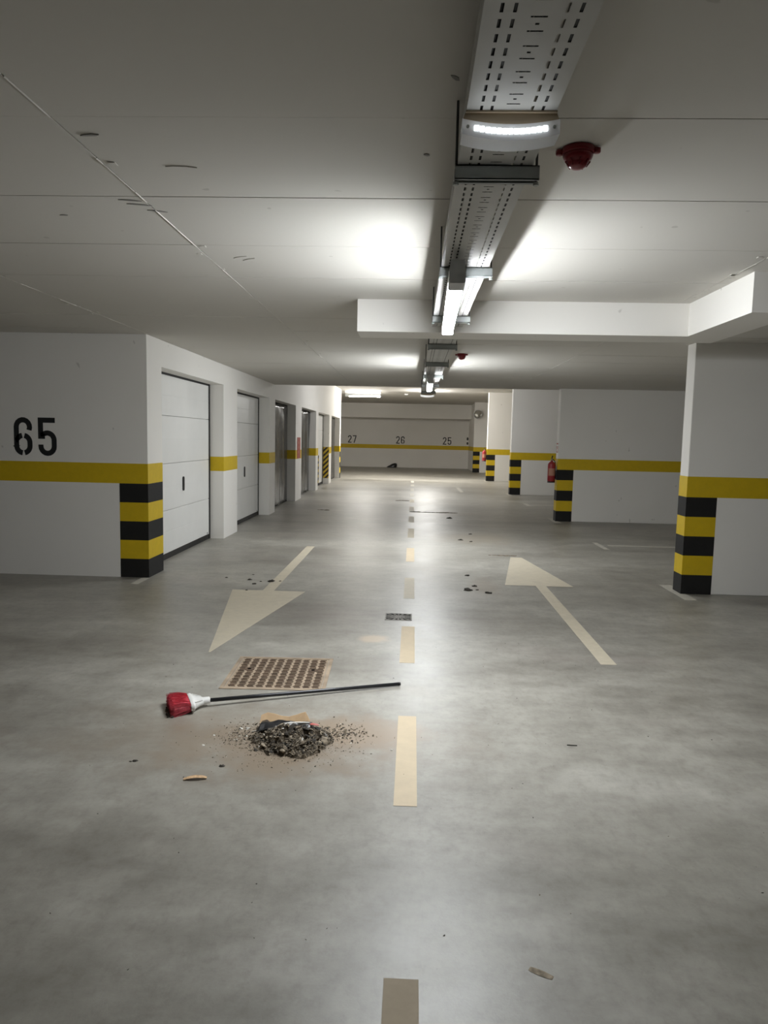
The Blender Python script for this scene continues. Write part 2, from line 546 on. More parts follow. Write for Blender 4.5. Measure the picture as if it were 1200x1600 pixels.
W_, H_, T_ = 0.197, 0.40, 0.054
def digit_strokes(d):
    c = T_ / 2
    l, r, b_, t = c, W_ - c, c, H_ - c
    cx = W_ / 2
    rx = (r - l) / 2
    if d == '6':
        return [arc(cx, t - 0.075, rx, 0.075, -25, 180) + [(l, b_ + 0.075)] + arc(cx, b_ + 0.075, rx, 0.075, 180, 263),
                [(l + 0.005, 0.185)] + arc(cx, 0.135, rx, 0.075, 150, 99, 5),
                arc(cx, 0.135, rx, 0.075, 79, 0) + arc(cx, b_ + 0.075, rx, 0.075, 0, -79)]
    if d == '5':
        return [[(r + 0.012, t), (l, t), (l, 0.205), (l + 0.045, 0.205)],
                [(l + 0.03, 0.205)] + arc(cx, 0.165, rx, 0.075, 130, 0) + arc(cx, b_ + 0.075, rx, 0.075, 0, -180) + [(l, 0.118)]]
    if d == '2':
        return [[(l, 0.285)] + arc(cx, t - 0.075, rx, 0.075, 180, 0) + [(r, 0.27), (r - 0.02, 0.22), (l + 0.012, b_ + 0.03), (l + 0.004, b_), (r + c, b_)]]
    if d == '7':
        return [[(l - c, t), (r, t), (r - 0.002, t - 0.03), (l + 0.045, 0.0)]]
    return []

def stroke_faces(pts, wd):
    pts = [Vector((p[0], p[1])) for p in pts]
    L, R = [], []
    n = len(pts)
    for i, p in enumerate(pts):
        d0 = (p - pts[i - 1]).normalized() if i > 0 else None
        d1 = (pts[i + 1] - p).normalized() if i < n - 1 else None
        if d0 is None: d0 = d1
        if d1 is None: d1 = d0
        n0 = Vector((-d0.y, d0.x)); n1 = Vector((-d1.y, d1.x))
        nn = (n0 + n1)
        nn = nn.normalized() if nn.length > 1e-6 else n0
        k = min(1.5, 1.0 / max(0.35, nn.dot(n0)))
        L.append(p + nn * wd / 2 * k); R.append(p - nn * wd / 2 * k)
    return L, R

def number(text, x_left, zb, place, parent, mt_, label):
    """place(a, z, h): a across the wall, h out of it"""
    root = empty('bay_number', (0, 0, 0))
    root.parent = parent
    root['label'] = label
    for i, d in enumerate(text):
        mb = MB()
        for st in digit_strokes(d):
            L, R = stroke_faces(st, T_)
            n = len(L)
            for k in range(n - 1):
                q = [L[k], L[k + 1], R[k + 1], R[k]]
                mb.prism([(p.x + x_left + i * 0.26, p.y + zb) for p in q], 0.0, 0.0014, 0, place)
        mb.build('digit', mt_, root)

# ---- left front wall with the garage row behind it (one continuous shell)
OPEN = [(7.95, 10.56), (11.38, 13.93), (14.52, 17.06), (17.97, 20.63), (21.13, 23.87), (24.50, 27.25)]
Y_END = 27.62
DT, ZD = 0.2, 2.255
wf = MB().box(-XO, XL - DT, YW, YW + 0.22, 0, HC + 0.25).build('wall_left', 'wall')
tag(wf, 'white wall with black number 65 above a yellow stripe', 'wall', kind='structure')
band('yellow_stripe', -XO, XL - DT, YW - E_, YW + 0.05, 1.0, ZS, 'yellow', wf)
number('65', -4.203, 1.27, lambda a, z, h: (a, YW - h, z), wf, 'digit', 'black stencilled number 65')
# black/yellow end block painted on the front wall
for k in range(5):
    band('hazard_band', -3.083, XL - DT, YW - E_, YW + 0.05, 0.2 * k, 0.2 * (k + 1), 'black' if k % 2 == 0 else 'yellow', wf)

fac = MB()
piers = [(YW, OPEN[0][0])] + [(OPEN[i][1], OPEN[i + 1][0]) for i in range(5)] + [(OPEN[5][1], Y_END)]
for y0, y1 in piers:
    fac.box(XL - DT, XL, y0, y1, 0, ZD)
fac.box(XL - DT, XL, YW, Y_END, ZD, HH + 0.02)
facade = fac.build('wall_garage_row', 'wall')
tag(facade, 'long white wall with a row of garage door openings on the left', 'wall', kind='structure')
for i, (y0, y1) in enumerate(piers):
    if i == 0:
        band('yellow_stripe', XL - DT, XL + E_, y0 - E_, y1 + E_, 1.0, ZS, 'yellow', facade)
        hazard_bands(XL - DT, XL + E_, y0 - E_, y1 + E_, facade)
    else:
        band('yellow_stripe', XL - DT + 0.002, XL + E_, y0 - E_, y1 + E_, 1.0, ZS, 'yellow', facade)
        if i == 6:
            hazard_bands(XL - 0.02, XL + E_, y0 + 0.02, y1 + E_, facade)
wb = MB().box(-XO, XL - DT, Y_END - 0.22, Y_END, 0, HH).build('wall_garage_end', 'wall')
tag(wb, 'white end wall closing off the garage row', 'wall', kind='structure')

# ---- right fins
FIN_Y = [7.47, 14.12, 20.93, 27.68]
def fin(x0, y0, top, label):
    o = MB().box(x0, XO, y0, y0 + 0.22, 0, top).build('wall_right', 'wall', None, False, 0.008, 2)
    tag(o, label, 'wall', kind='structure')
    st = MB().box(x0 - E_, XO, y0 - E_, y0 + 0.22 + E_, 1.0, ZS).build('yellow_stripe', 'yellow', o, False, 0.0)
    for k in range(5):
        MB().box(x0 - E_, x0 + 0.305, y0 - E_, y0 + 0.22 + E_, 0.2 * k, 0.2 * (k + 1)).build('hazard_band', 'black' if k % 2 == 0 else 'yellow', o)
    return o
fin(XR, FIN_Y[0], HC + 0.2, 'nearest white wall end on the right with black and yellow bands')
fin(XR, FIN_Y[1], HC + 0.2, 'second white wall end on the right, extinguisher and small sign on its edge')
fin(XR, FIN_Y[2], HH, 'third white wall end on the right, without an extinguisher')
fin(XR, FIN_Y[3], HH, 'fourth white wall end on the right, distant with an extinguisher')
fin(2.855, 34.85, HH, 'farthest white wall end on the right below the round mirror')
sw = MB().box(2.93, 3.15, 35.07, Y_FAR, 0, HH).build('wall_right_far', 'wall')
tag(sw, 'short white side wall meeting the far wall', 'wall', kind='structure')
band('yellow_stripe', 2.93 - E_, 3.0, 35.07, Y_FAR, 1.0, ZS, 'yellow', sw)

# ---- far wall, its beam and numbers
wfar = MB().box(-XO, XO, Y_FAR, Y_FAR + 0.25, 0, HH + 0.05).build('wall_far', 'wall')
tag(wfar, 'white far wall with bay numbers 27, 26 and 25', 'wall', kind='structure')
band('yellow_stripe', -XO, 2.93, Y_FAR - E_, Y_FAR + 0.05, 1.0, ZS, 'yellow', wfar)
place_far = lambda a, z, h: (a, Y_FAR - h - 0.001, z)
number('27', -3.53, 1.265, place_far, wfar, 'far_digit', 'stencilled number 27 on the far wall')
number('26', -0.945, 1.265, place_far, wfar, 'far_digit', 'stencilled number 26 on the far wall')
number('25', 1.55, 1.265, place_far, wfar, 'far_digit', 'stencilled number 25 on the far wall')
mk = MB()
for cz, rz in ((1.60, 0.085), (1.36, 0.075)):
    mk.prism([(2.865 + 0.05 * math.cos(t * PI / 6), cz + rz * math.sin(t * PI / 6)) for t in range(12)], 0, 0.0014, 0, place_far)
mk.build('painted_mark', 'far_digit', wfar)['label'] = 'narrow dark painted mark by the corner'
bm2 = MB().box(-XO, 2.93, Y_FAR - 1.3, Y_FAR, 2.60, HH).build('beam_far', 'wall')
tag(bm2, 'white downstand beam along the top of the far wall', 'beam', kind='structure')

# ---- outer shell
for nm, a, lb in (('wall_outer_left', (-XO - 0.25, -XO, Y_BACK, Y_FAR, 0, HH), 'white outer wall behind the left bays'),
                  ('wall_outer_right', (XO, XO + 0.25, Y_BACK, Y_FAR, 0, HH), 'white outer wall behind the right bays'),
                  ('wall_back', (-XO, XO, Y_BACK - 0.25, Y_BACK, 0, HH), 'white wall behind the viewpoint')):
    tag(MB().box(*a).build(nm, 'wall'), lb, 'wall', kind='structure')

# ---- garage doors
XD = XL - DT - 0.004   # door faces
DL = {1: 'nearest white sectional garage door with a black recessed handle', 2: 'second white sectional garage door from the front with a black handle',
      3: 'dark grey garage door nearest of the three dark ones', 4: 'dark grey garage door behind the red sign, wrapped in creased film',
      5: 'narrow-looking white garage door beside the hazard striped pad', 6: 'dark grey garage door last in the row'}
def film_panel(y0, y1, z0, z1, x, seed, amp, parent):
    r_ = random.Random(seed)
    ny, nz = 40, 30
    vs_, fs_ = [], []
    for j in range(nz + 1):
        for i in range(ny + 1):
            u, v_ = i / ny, j / nz
            yy = y0 + (y1 - y0) * u; zz = z0 + (z1 - z0) * v_
            fold = math.sin(u * 21 + seed + 1.6 * math.sin(v_ * 3 + seed)) * 0.5 + math.sin(u * 47 + seed * 2 + v_ * 2.2) * 0.25
            cr = noise.noise(Vector((u * 6, v_ * 7, seed))) * (0.35 + 1.6 * max(0, v_ - 0.72) * 2.5)
            vs_.append((x + amp * (1.0 + fold + cr), yy, zz))
    for j in range(nz):
        for i in range(ny):
            a = j * (ny + 1) + i
            fs_.append((a, a + 1, a + ny + 2, a + ny + 1))
    o = MB().add(vs_, fs_).build('plastic_film', 'film', parent, True)
    md = o.modifiers.new('thick', 'SOLIDIFY'); md.thickness = 0.002
    return o
for i, (y0, y1) in enumerate(OPEN):
    n = i + 1
    d = empty('door_%d' % n, (XD, (y0 + y1) / 2, 0))
    tag(d, DL[n], 'garage door', kind='structure')
    bpy.context.view_layer.update()
    white = n in (1, 2, 5)
    zt = ZD + 0.05
    ya, yb = y0 - 0.05, y1 + 0.05
    # steel frame just behind the opening and black seals at jamb and head
    fr = MB(); fr.box(XD - 0.05, XD + 0.001, y1 - 0.055, yb, 0, zt); fr.box(XD - 0.05, XD + 0.001, ya, yb, ZD - 0.022, zt)
    fr.build('frame_seal', 'rubber', d)
    MB().box(XD - 0.05, XD - 0.004, ya, y1 - 0.055, 0.0, 0.07).build('bottom_seal', 'rubber', d, False, 0.003, 1)
    cuts = [0.07, 0.597, 1.168, 1.747, ZD - 0.022]
    for k in range(4):
        z0, z1 = cuts[k], cuts[k + 1]
        zm = (z0 + z1) / 2
        # a section has a shallow pressed rib at mid height and rounded joints
        prof = [(0, z0 + 0.002), (0.004, z0 + 0.006), (0.004, zm - 0.004), (0.0025, zm), (0.004, zm + 0.004), (0.004, z1 - 0.006), (0, z1 - 0.002), (-0.04, z1 - 0.002), (-0.04, z0 + 0.002)]
        sx = 0.004
        MB().prism(prof, ya, y1 - 0.055, 0, lambda a, b_, h: (XD - sx - 0.004 + a, h, b_)).build('door_section', 'door' if white else 'dark_door', d)
    if white:
        hy = y0 + 1.37
        hb = MB()
        pl = [(0.026 * math.cos(t * PI / 10), 0.089 + (0.066 if 0 < t < 10 else (0.066 if t in (0, 10) else -0.066)) * 1 + 0.026 * math.sin(t * PI / 10) - 0.0) for t in range(0, 11)]
        pl += [(0.026 * math.cos(t * PI / 10), 0.023 + 0.026 * math.sin(t * PI / 10)) for t in range(10, 21)]
        hb.prism(pl, 0, 0.014, 0, lambda a, b_, h: (XD - 0.004 + h, hy + a, 0.80 + b_))
        hb.build('door_handle', 'rubber', d)
        MB().box(XD - 0.004, XD - 0.001, y1 - 0.16, y1 - 0.10, 0.082, 0.105).build('maker_plate', 'galv', d)
    else:
        film_panel(y0 + 0.02, y1 - 0.07, 0.03, ZD - 0.03, XD + 0.004, n, 0.018 if n != 4 else 0.024, d)

# ================================================================== THINGS
# ---- cable tray
TX, TZ, TH = 0.224, 2.352, 0.058
TY0, TY1 = 0.4, 13.35
tray = empty('cable_tray', (TX, TY0, TZ))
tag(tray, 'long perforated white steel cable tray hung under the ceiling', 'cable tray')
bpy.context.view_layer.update()
P = 0.1065
def lane(mb, x0, x1, slots):
    """slots: list of (phase, length) per pitch P; plate is left open there"""
    y = TY0
    n = int((TY1 - TY0) / P)
    segs = []
    cur = TY0
    for k in range(n):
        for ph, ln in slots:
            a = TY0 + k * P + ph
            segs.append((cur, a)); cur = a + ln
    segs.append((cur, TY1))
    for a, b_ in segs:
        if b_ - a > 1e-4:
            mb.add([(x0, a, TZ), (x1, a, TZ), (x1, b_, TZ), (x0, b_, TZ)], [(0, 1, 2, 3)])
ph0 = (1.5142 - TY0) % P       # phase of the cross slots
mb = MB()
long2 = [(0.004, 0.031), (0.057, 0.031)]
half = 0.112
edges = [-half, -0.0795, -0.0725, -0.0535, -0.0465, -0.0165, -0.004, 0.004, 0.0165, 0.0465, 0.0535, 0.0735, 0.0805, half]
for i in range(len(edges) - 1):
    a, b_ = TX + edges[i], TX + edges[i + 1]
    if i in (1, 3, 9, 11):
        lane(mb, a, b_, long2)
    elif i in (5, 7):
        lane(mb, a, b_, sorted([((ph0 - 0.0025) % P, 0.005), ((ph0 + 0.0505 - 0.0025) % P, 0.005)]))
    elif i == 6:
        lane(mb, a, b_, sorted([((ph0 - 0.0025) % P, 0.005), ((ph0 + 0.0215) % P, 0.007), ((ph0 + 0.0505 - 0.0025) % P, 0.005)]))
    else:
        lane(mb, a, b_, [])
mb.build('tray_base', 'tray', tray)
for s in (-1, 1):
    sb = MB()
    x = TX + s * half
    def vlane(z0, z1, slots):
        segs, cur = [], TY0
        for k in range(int((TY1 - TY0) / P)):
            for ph, ln in slots:
                a = TY0 + k * P + ph
                segs.append((cur, a)); cur = a + ln
        segs.append((cur, TY1))
        for a, b_ in segs:
            sb.add([(x, a, z0), (x, b_, z0), (x, b_, z1), (x, a, z1)], [(0, 1, 2, 3)])
    vlane(TZ, TZ + 0.03, []); vlane(TZ + 0.03, TZ + 0.036, [(0.01, 0.02), (0.063, 0.02)]); vlane(TZ + 0.036, TZ + TH, [])
    sb.add([(x, TY0, TZ + TH), (x - s * 0.012, TY0, TZ + TH), (x - s * 0.012, TY1, TZ + TH), (x, TY1, TZ + TH)], [(0, 1, 2, 3)])
    sb.build('tray_side', 'tray', tray)
# bundles of cables lying in the tray
for k, (dx, rad) in enumerate(((-0.080, 0.008), (-0.064, 0.007), (-0.047, 0.009), (-0.017, 0.009), (0.0, 0.0085), (0.017, 0.009), (0.078, 0.009))):
    pts = [(TX + dx + 0.002 * math.sin(y * 1.9 + k), y, TZ + rad + 0.001) for y in [TY0 + 0.1 + 0.5 * j for j in range(26)]]
    MB().tube(pts, rad, 6).build('cable', 'rubber', tray, True)
BR_Y = [0.75, 2.30, 3.60, 4.98, 6.42, 7.93, 9.42, 11.0, 12.6]
for by in BR_Y:
    bk = MB()
    x0, x1 = TX - 0.120, TX + 0.132
    # C channel, open side down
    bk.box(x0, x1, by - 0.022, by - 0.019, 2.309, 2.350)
    bk.box(x0, x1, by + 0.019, by + 0.022, 2.309, 2.350)
    bk.box(x0, x1, by - 0.022, by + 0.022, 2.347, 2.350)
    bk.box(x0, x1, by - 0.022, by - 0.011, 2.309, 2.312)
    bk.box(x0, x1, by + 0.011, by + 0.022, 2.309, 2.312)
    b_ = bk.build('bracket', 'galv', tray)
    for rx in (x0 + 0.004, x1 - 0.006):
        MB().tube([(rx, by, 2.300), (rx, by, HC)], 0.004, 8).build('threaded_rod', 'rod', b_)
        MB().lathe([(0.009, 2.298), (0.009, 2.308)], 6, lambda a, c, h, rx=rx, by=by: (rx + a, by + c, h)).build('nut', 'galv', b_)

# ---- tube lights
def tube_light(name, label, x0, x1, y0, y1, ztop, mt_='tube', along_x=False, group=None):
    """waterproof batten: housing, lit diffuser, end caps, cable"""
    root = empty(name, (0, 0, 0))
    tag(root, label, 'light', group)
    c0, c1 = Vector((x0, y0, ztop)), Vector((x1, y1, ztop))
    d = (c1 - c0).normalized()
    side = Vector((d.y, -d.x, 0))
    def sec(prof, a, b_, nm, mm, smooth=False):
        def fn(p, q, h):
            v_ = c0 + d * h + side * p + Vector((0, 0, q))
            return tuple(v_)
        L = (c1 - c0).length
        o = MB().prism(prof, a, L - b_, 0, fn).build(nm, mm, root)
        return o
    sec([(-0.036, -0.0655), (0.036, -0.0655), (0.036, -0.045), (0.030, 0.0), (-0.030, 0.0), (-0.036, -0.045)], 0.0, 0.0, 'housing', 'fix')
    dif = [(0.0345, -0.0660)] + [(0.035 * math.cos(t * PI / 14), -0.0745 - 0.0255 * math.sin(t * PI / 14)) for t in range(0, 15)] + [(-0.0345, -0.0635)]
    sec(list(reversed(dif)), 0.165, 0.02, 'diffuser', mt_)
    cap = [(-0.0362, -0.0635), (-0.0362, -0.094), (-0.030, -0.1), (0.030, -0.1), (0.0362, -0.094), (0.0362, -0.0635)]
    L = (c1 - c0).length
    sec(cap, 0.0, L - 0.164, 'end_cap', 'fix')
    sec(cap, L - 0.019, 0.0, 'end_cap', 'fix')
    return root
tube_light('tube_light', 'lit tube light under the tray, nearest, before the white beam', 0.172, 0.203, 3.26, 4.86, 2.309)
tube_light('tube_light', 'lit tube light under the tray, beyond the white beam', 0.185, 0.205, 8.9, 10.5, 2.309)
# clear gear wire on the nearest one
# tubes on the high slab further back, the second one added as fill
tube_light('ceiling_tube_light', 'lit tube light on the high slab beyond the low ceiling', 0.50, 0.50, 26.4, 27.95, HH, 'tubefar')
tube_light('ceiling_tube_light', 'added fill tube light on the high slab, unseen beyond the low ceiling edge', 0.30, 0.30, 18.5, 20.05, HH, 'tubefill')  # added lamp, out of view, brightens the far fins and walls
tl = tube_light('wide_ceiling_light', 'wide glowing ceiling light set crosswise near the far left', -2.72, -1.33, 28.6, 28.6, HH - 0.1, 'tubewide')
rf = MB()
rf.prism([(-0.02, 0.0), (0.02, 0.0), (0.26, 0.099), (0.24, 0.099)], -2.72, -1.33, 0, lambda a, b_, h: (h, 28.6 - a, HH - 0.1 + b_))
rf.prism([(-0.02, 0.0), (-0.26, 0.099), (-0.24, 0.099), (0.02, 0.0)], -2.72, -1.33, 0, lambda a, b_, h: (h, 28.6 - a, HH - 0.1 + b_))
rf.build('reflector', 'white', tl)

# ---- emergency lights hanging under the tray
def emergency(y, label, on):
    root = empty('emergency_light', (TX, y, TZ))
    tag(root, label, 'light')
    def arcz(x, sag, zmid):    # curve low in the middle
        return zmid + sag * (x / 0.12) ** 2
    n = 18
    xs_ = [-0.12 + 0.24 * i / n for i in range(n + 1)]
    # body: flat top, bowed underside
    poly = [(x, arcz(x, 0.013, -0.031)) for x in xs_] + [(0.114, -0.002), (-0.114, -0.002)]
    MB().prism(poly, -0.03, 0.03, 0, lambda a, b_, h: (TX + a, y + h, TZ + b_)).build('housing', 'cream', root)
    rim = MB().prism([(-0.114, -0.005), (0.114, -0.005), (0.114, -0.0005), (-0.114, -0.0005)], -0.038, 0.038, 0, lambda a, b_, h: (TX + a, y + h, TZ + b_))
    rim.build('top_plate', 'cream', root)
    # lens: curved band under the body
    def bandpoly(z_top, z_bot, s):
        return [(x * s, arcz(x, 0.016, z_bot)) for x in xs_] + [(x * s, arcz(x, 0.013, z_top)) for x in reversed(xs_)]
    MB().prism(bandpoly(-0.033, -0.072, 1.02), -0.036, 0.036, 0, lambda a, b_, h: (TX + a, y + h, TZ + b_)).build('lens', 'lens', root)
    if on:
        ls = MB()
        for i in range(13):
            x = -0.086 + 0.172 * i / 12
            z = arcz(x, 0.0145, -0.05)
            ls.box(TX + x - 0.0055, TX + x + 0.0055, y - 0.0395, y - 0.0365, TZ + z - 0.007, TZ + z + 0.005)
        ls.build('led_strip', 'led', root)['kind'] = 'stuff'
    for s in (-1, 1):
        MB().lathe([(0.004, -0.040), (0.004, -0.034)], 8, lambda a, c, h, s=s: (TX + s * 0.108 + a, y + h, TZ - 0.04 + c)).build('screw', 'galv', root)
    return root
emergency(1.955, 'bowed white LED emergency light, lit, hanging under the near tray', True)
emergency(13.25, 'small unlit bowed emergency light at the far end of the tray', False)
sp = MB().lathe([(0.05, -0.055), (0.075, -0.04), (0.08, 0.0)], 16, lambda a, c, h: (-0.35 + a, 29.5 + c, HH + h)).build('small_ceiling_lamp', 'white', None, True)
tag(sp, 'small white round lamp on the high ceiling beyond the tray', 'lamp')

# ---- red sounders
def sounder(x, y, label):
    root = empty('alarm_sounder', (x, y, HC))
    tag(root, label, 'alarm')
    f = lambda a, c, h: (x + a, y + c, HC + h)
    MB().lathe([(0.050, -0.022), (0.056, -0.016), (0.057, -0.003), (0.054, 0.0)], 28, f).build('base', 'red', root, True)
    MB().lathe([(0.006, -0.070), (0.018, -0.068), (0.031, -0.060), (0.035, -0.050), (0.037, -0.047), (0.046, -0.040), (0.0515, -0.028), (0.052, -0.020)], 28, f).build('dome', 'red', root, True)
    rb = MB()
    for k in range(8):
        t = k * PI / 4
        rb.tube([(x + 0.030 * math.cos(t), y + 0.030 * math.sin(t), HC - 0.0615), (x + 0.043 * math.cos(t), y + 0.043 * math.sin(t), HC - 0.044)], 0.0025, 6)
    rb.build('rib', 'red', root)
    for s in (-1, 1):
        MB().lathe([(0.010, -0.020), (0.013, -0.016), (0.013, -0.004)], 12, lambda a, c, h, s=s: (x + s * 0.062 + a, y - 0.012 * s + c, HC + h)).build('lug', 'red', root, True)
sounder(0.545, 2.655, 'dark red alarm sounder on the ceiling, near the lit emergency light')
sounder(0.54, 8.75, 'dark red alarm sounder on the ceiling beyond the white beam')

# ---- fire extinguishers
def extinguisher(x, y, label):
    root = empty('fire_extinguisher', (x, y, 0.75))
    tag(root, label, 'fire extinguisher')
    f = lambda a, c, h: (x + a, y + c, 0.75 + h)
    R = 0.074
    MB().lathe([(R - 0.006, 0.0), (R, 0.012), (R, 0.335), (R * 0.93, 0.362), (R * 0.7, 0.388), (0.028, 0.402), (0.022, 0.405), (0.022, 0.425)], 24, f).build('cylinder', 'redpaint', root, True)
    MB().lathe([(R + 0.001, -0.006), (R + 0.0015, 0.018)], 24, f).build('foot_ring', 'blackfilm', root, True)
    MB().prism([(R * 1.012 * math.cos(t), R * 1.012 * math.sin(t)) for t in [PI * 1.18 + i * PI * 0.64 / 10 for i in range(11)]] +
               [(R * 0.9 * math.cos(t), R * 0.9 * math.sin(t)) for t in [PI * 1.82 - i * PI * 0.64 / 10 for i in range(11)]], 0.13, 0.27, 0, f).build('instruction_label', 'signmark', root)
    MB().lathe([(0.016, 0.42), (0.016, 0.455)], 12, f).build('valve', 'galv', root)
    lv = MB()
    lv.prism([(-0.045, 0.447), (0.03, 0.447), (0.03, 0.459), (-0.045, 0.455)], -0.009, 0.009, 0, lambda a, b_, h: f(h, a, b_))
    lv.prism([(-0.06, 0.505), (-0.01, 0.475), (0.03, 0.462), (0.03, 0.474), (-0.005, 0.489), (-0.055, 0.517)], -0.009, 0.009, 0, lambda a, b_, h: f(h, a, b_))
    lv.build('lever', 'blackfilm', root)
    hs = [f(0.0, 0.02, 0.44), f(0.03, 0.035, 0.445), f(0.066, 0.03, 0.40), f(0.079, 0.012, 0.3), f(0.08, 0.004, 0.16), f(0.079, 0.0, 0.07)]
    MB().tube(hs, [0.008, 0.009, 0.009, 0.009, 0.010, 0.013], 8).build('hose', 'blackfilm', root, True)
    MB().box(x + 0.068, XR - 0.001, y - 0.02, y + 0.02, 0.98, 1.06).build('wall_hook', 'galv', root)
extinguisher(2.69, 14.23, 'red fire extinguisher hung on the second wall end, nearer of the two')
extinguisher(2.69, 27.79, 'red fire extinguisher hung on the fourth wall end, farther of the two')

# small sign above the nearer extinguisher
sg = empty('safety_sign', (XR, 14.23, 1.4))
tag(sg, 'small white and red fire sign on the second wall end', 'sign')
bpy.context.view_layer.update()
MB().box(XR - 0.003, XR - 0.0002, 14.14, 14.32, 1.32, 1.52).build('sign_plate', 'white', sg)
pr = MB()
for z0, z1, y0, y1 in ((1.485, 1.51, 14.15, 14.31), (1.34, 1.46, 14.15, 14.175), (1.34, 1.46, 14.285, 14.31), (1.33, 1.345, 14.15, 14.31), (1.40, 1.455, 14.215, 14.245)):
    pr.box(XR - 0.0042, XR - 0.003, y0, y1, z0, z1)
pr.build('sign_print', 'redsign', sg)

# red sign on the garage row
sg2 = empty('fire_sign', (XL, 17.5, 1.0))
tag(sg2, 'red fire sign with pale print on the pier between the dark doors', 'sign')
bpy.context.view_layer.update()
MB().box(XL + 0.0022, XL + 0.006, 17.28, 17.76, 1.005, 1.51).build('sign_plate', 'redsign', sg2)
pr = MB()
for cz in (1.16, 1.27, 1.38):
    pr.prism([(17.50 + 0.055 * math.cos(t * PI / 5), cz + 0.035 * math.sin(t * PI / 5)) for t in range(10)], XL + 0.006, XL + 0.0068, 0, lambda a, b_, h: (h, a, b_))
pr.build('sign_print', 'signmark', sg2)

# hazard pads by the far white door
p1 = MB().box(XL - DT + 0.012, XL - 0.005, 23.845, 23.868, 0.19, 1.2).build('hazard_pad', 'hazard', None, False, 0.004, 1)
tag(p1, 'black and yellow diagonal striped foam pad right of the white far door', 'hazard pad')
p2 = MB().box(XL - DT + 0.012, XL + 0.02, 21.132, 21.158, 0.12, 1.0).build('hazard_pad', 'hazard', None, False, 0.004, 1)
tag(p2, 'hazard striped foam pad seen edge-on left of the white far door', 'hazard pad')

# convex mirror
mr = empty('convex_mirror', (3.0, 34.7, 2.75))
tag(mr, 'round convex traffic mirror high on the farthest right wall end', 'mirror')
fm = lambda a, c, h: (3.0 + a, 34.62 - h, 2.75 + c)
MB().lathe([(0.195, 0.0), (0.185, 0.02), (0.15, 0.05), (0.1, 0.075), (0.05, 0.087), (0.004, 0.09)], 28, fm).build('mirror_dome', 'mirror', mr, True)
MB().lathe([(0.19, -0.02), (0.21, -0.015), (0.21, 0.005), (0.196, 0.012)], 28, fm).build('rim', 'fix', mr, True)
MB().tube([(3.0, 34.64, 2.75), (3.0, 34.75, 2.75), (3.0, 34.855, 2.72)], 0.018, 8).build('arm', 'galv', mr)

# black bag by the far wall
bg = MB()
nu, nv = 20, 10
vs_, fs_ = [], []
for j in range(nv + 1):
    for i in range(nu):
        t = 2 * PI * i / nu; ph = PI / 2 * j / nv
        k = 1 + 0.18 * noise.noise(Vector((math.cos(t) * 1.5, math.sin(t) * 1.5, j * 0.3)))
        hgt = 0.22 * math.sin(ph) * (1 + 0.35 * math.cos(t) * math.cos(ph))
        vs_.append((-1.13 + 0.27 * math.cos(ph) * math.cos(t) * k + 0.09 * math.sin(ph), 38.78 + 0.17 * math.cos(ph) * math.sin(t) * k, max(0, hgt)))
for j in range(nv):
    for i in range(nu):
        i2 = (i + 1) % nu
        fs_.append((j * nu + i, j * nu + i2, (j + 1) * nu + i2, (j + 1) * nu + i))
fs_.append(tuple(reversed(range(nu))))
bag = bg.add(vs_, fs_).build('rubbish_bag', 'blackfilm', None, True)
tag(bag, 'slumped black bag lying at the foot of the far wall below number 26', 'bag')

# ---- manhole cover
mc = empty('manhole_cover', (-0.83, 4.545, 0), 0.03)
tag(mc, 'square rusty metal manhole cover with tread pattern in the floor', 'manhole cover')
a = 0.31
frm = MB()
for s in (-1, 1):
    frm.box(s * a - 0.012, s * a + 0.012, -a - 0.012, a + 0.012, 0, 0.004)
    frm.box(-a + 0.012, a - 0.012, s * a - 0.012, s * a + 0.012, 0, 0.004)
def child(o, parent):
    o.parent = parent
    o.matrix_parent_inverse = Matrix.Identity(4)
    return o
child(frm.build('frame', 'irondust'), mc)
child(MB().box(-a + 0.016, a - 0.016, -a + 0.016, a - 0.016, 0, 0.0018).build('cover_plate', 'irondust'), mc)
tr = MB()
nc = 10
cs = (2 * a - 0.05) / nc
for i in range(nc):
    for j in range(nc):
        cx = -a + 0.025 + (i + 0.5) * cs; cy = -a + 0.025 + (j + 0.5) * cs
        # a cell: raised rim and three short bars
        for k in (-1, 0, 1):
            off = 0.007 * (k % 2)
            tr.box(cx - 0.023 + off, cx + 0.017 + off, cy + k * 0.0175 - 0.0042, cy + k * 0.0175 + 0.0042, 0.0018, 0.0046)
o = child(tr.build('tread_pattern', 'iron'), mc); o['kind'] = 'stuff'
for sx in (-1, 1):
    o = MB().lathe([(0.032, 0.0), (0.032, 0.0052), (0.018, 0.0052), (0.016, 0.0046)], 18, lambda p, q, h, sx=sx: (sx * 0.21 + p, 0.06 + q, h)).build('lift_socket', 'iron')
    child(o, mc)
    child(MB().lathe([(0.013, 0.0047), (0.012, 0.0056)], 14, lambda p, q, h, sx=sx: (sx * 0.21 + p, 0.06 + q, h)).build('lift_hole', 'pitblack'), mc)

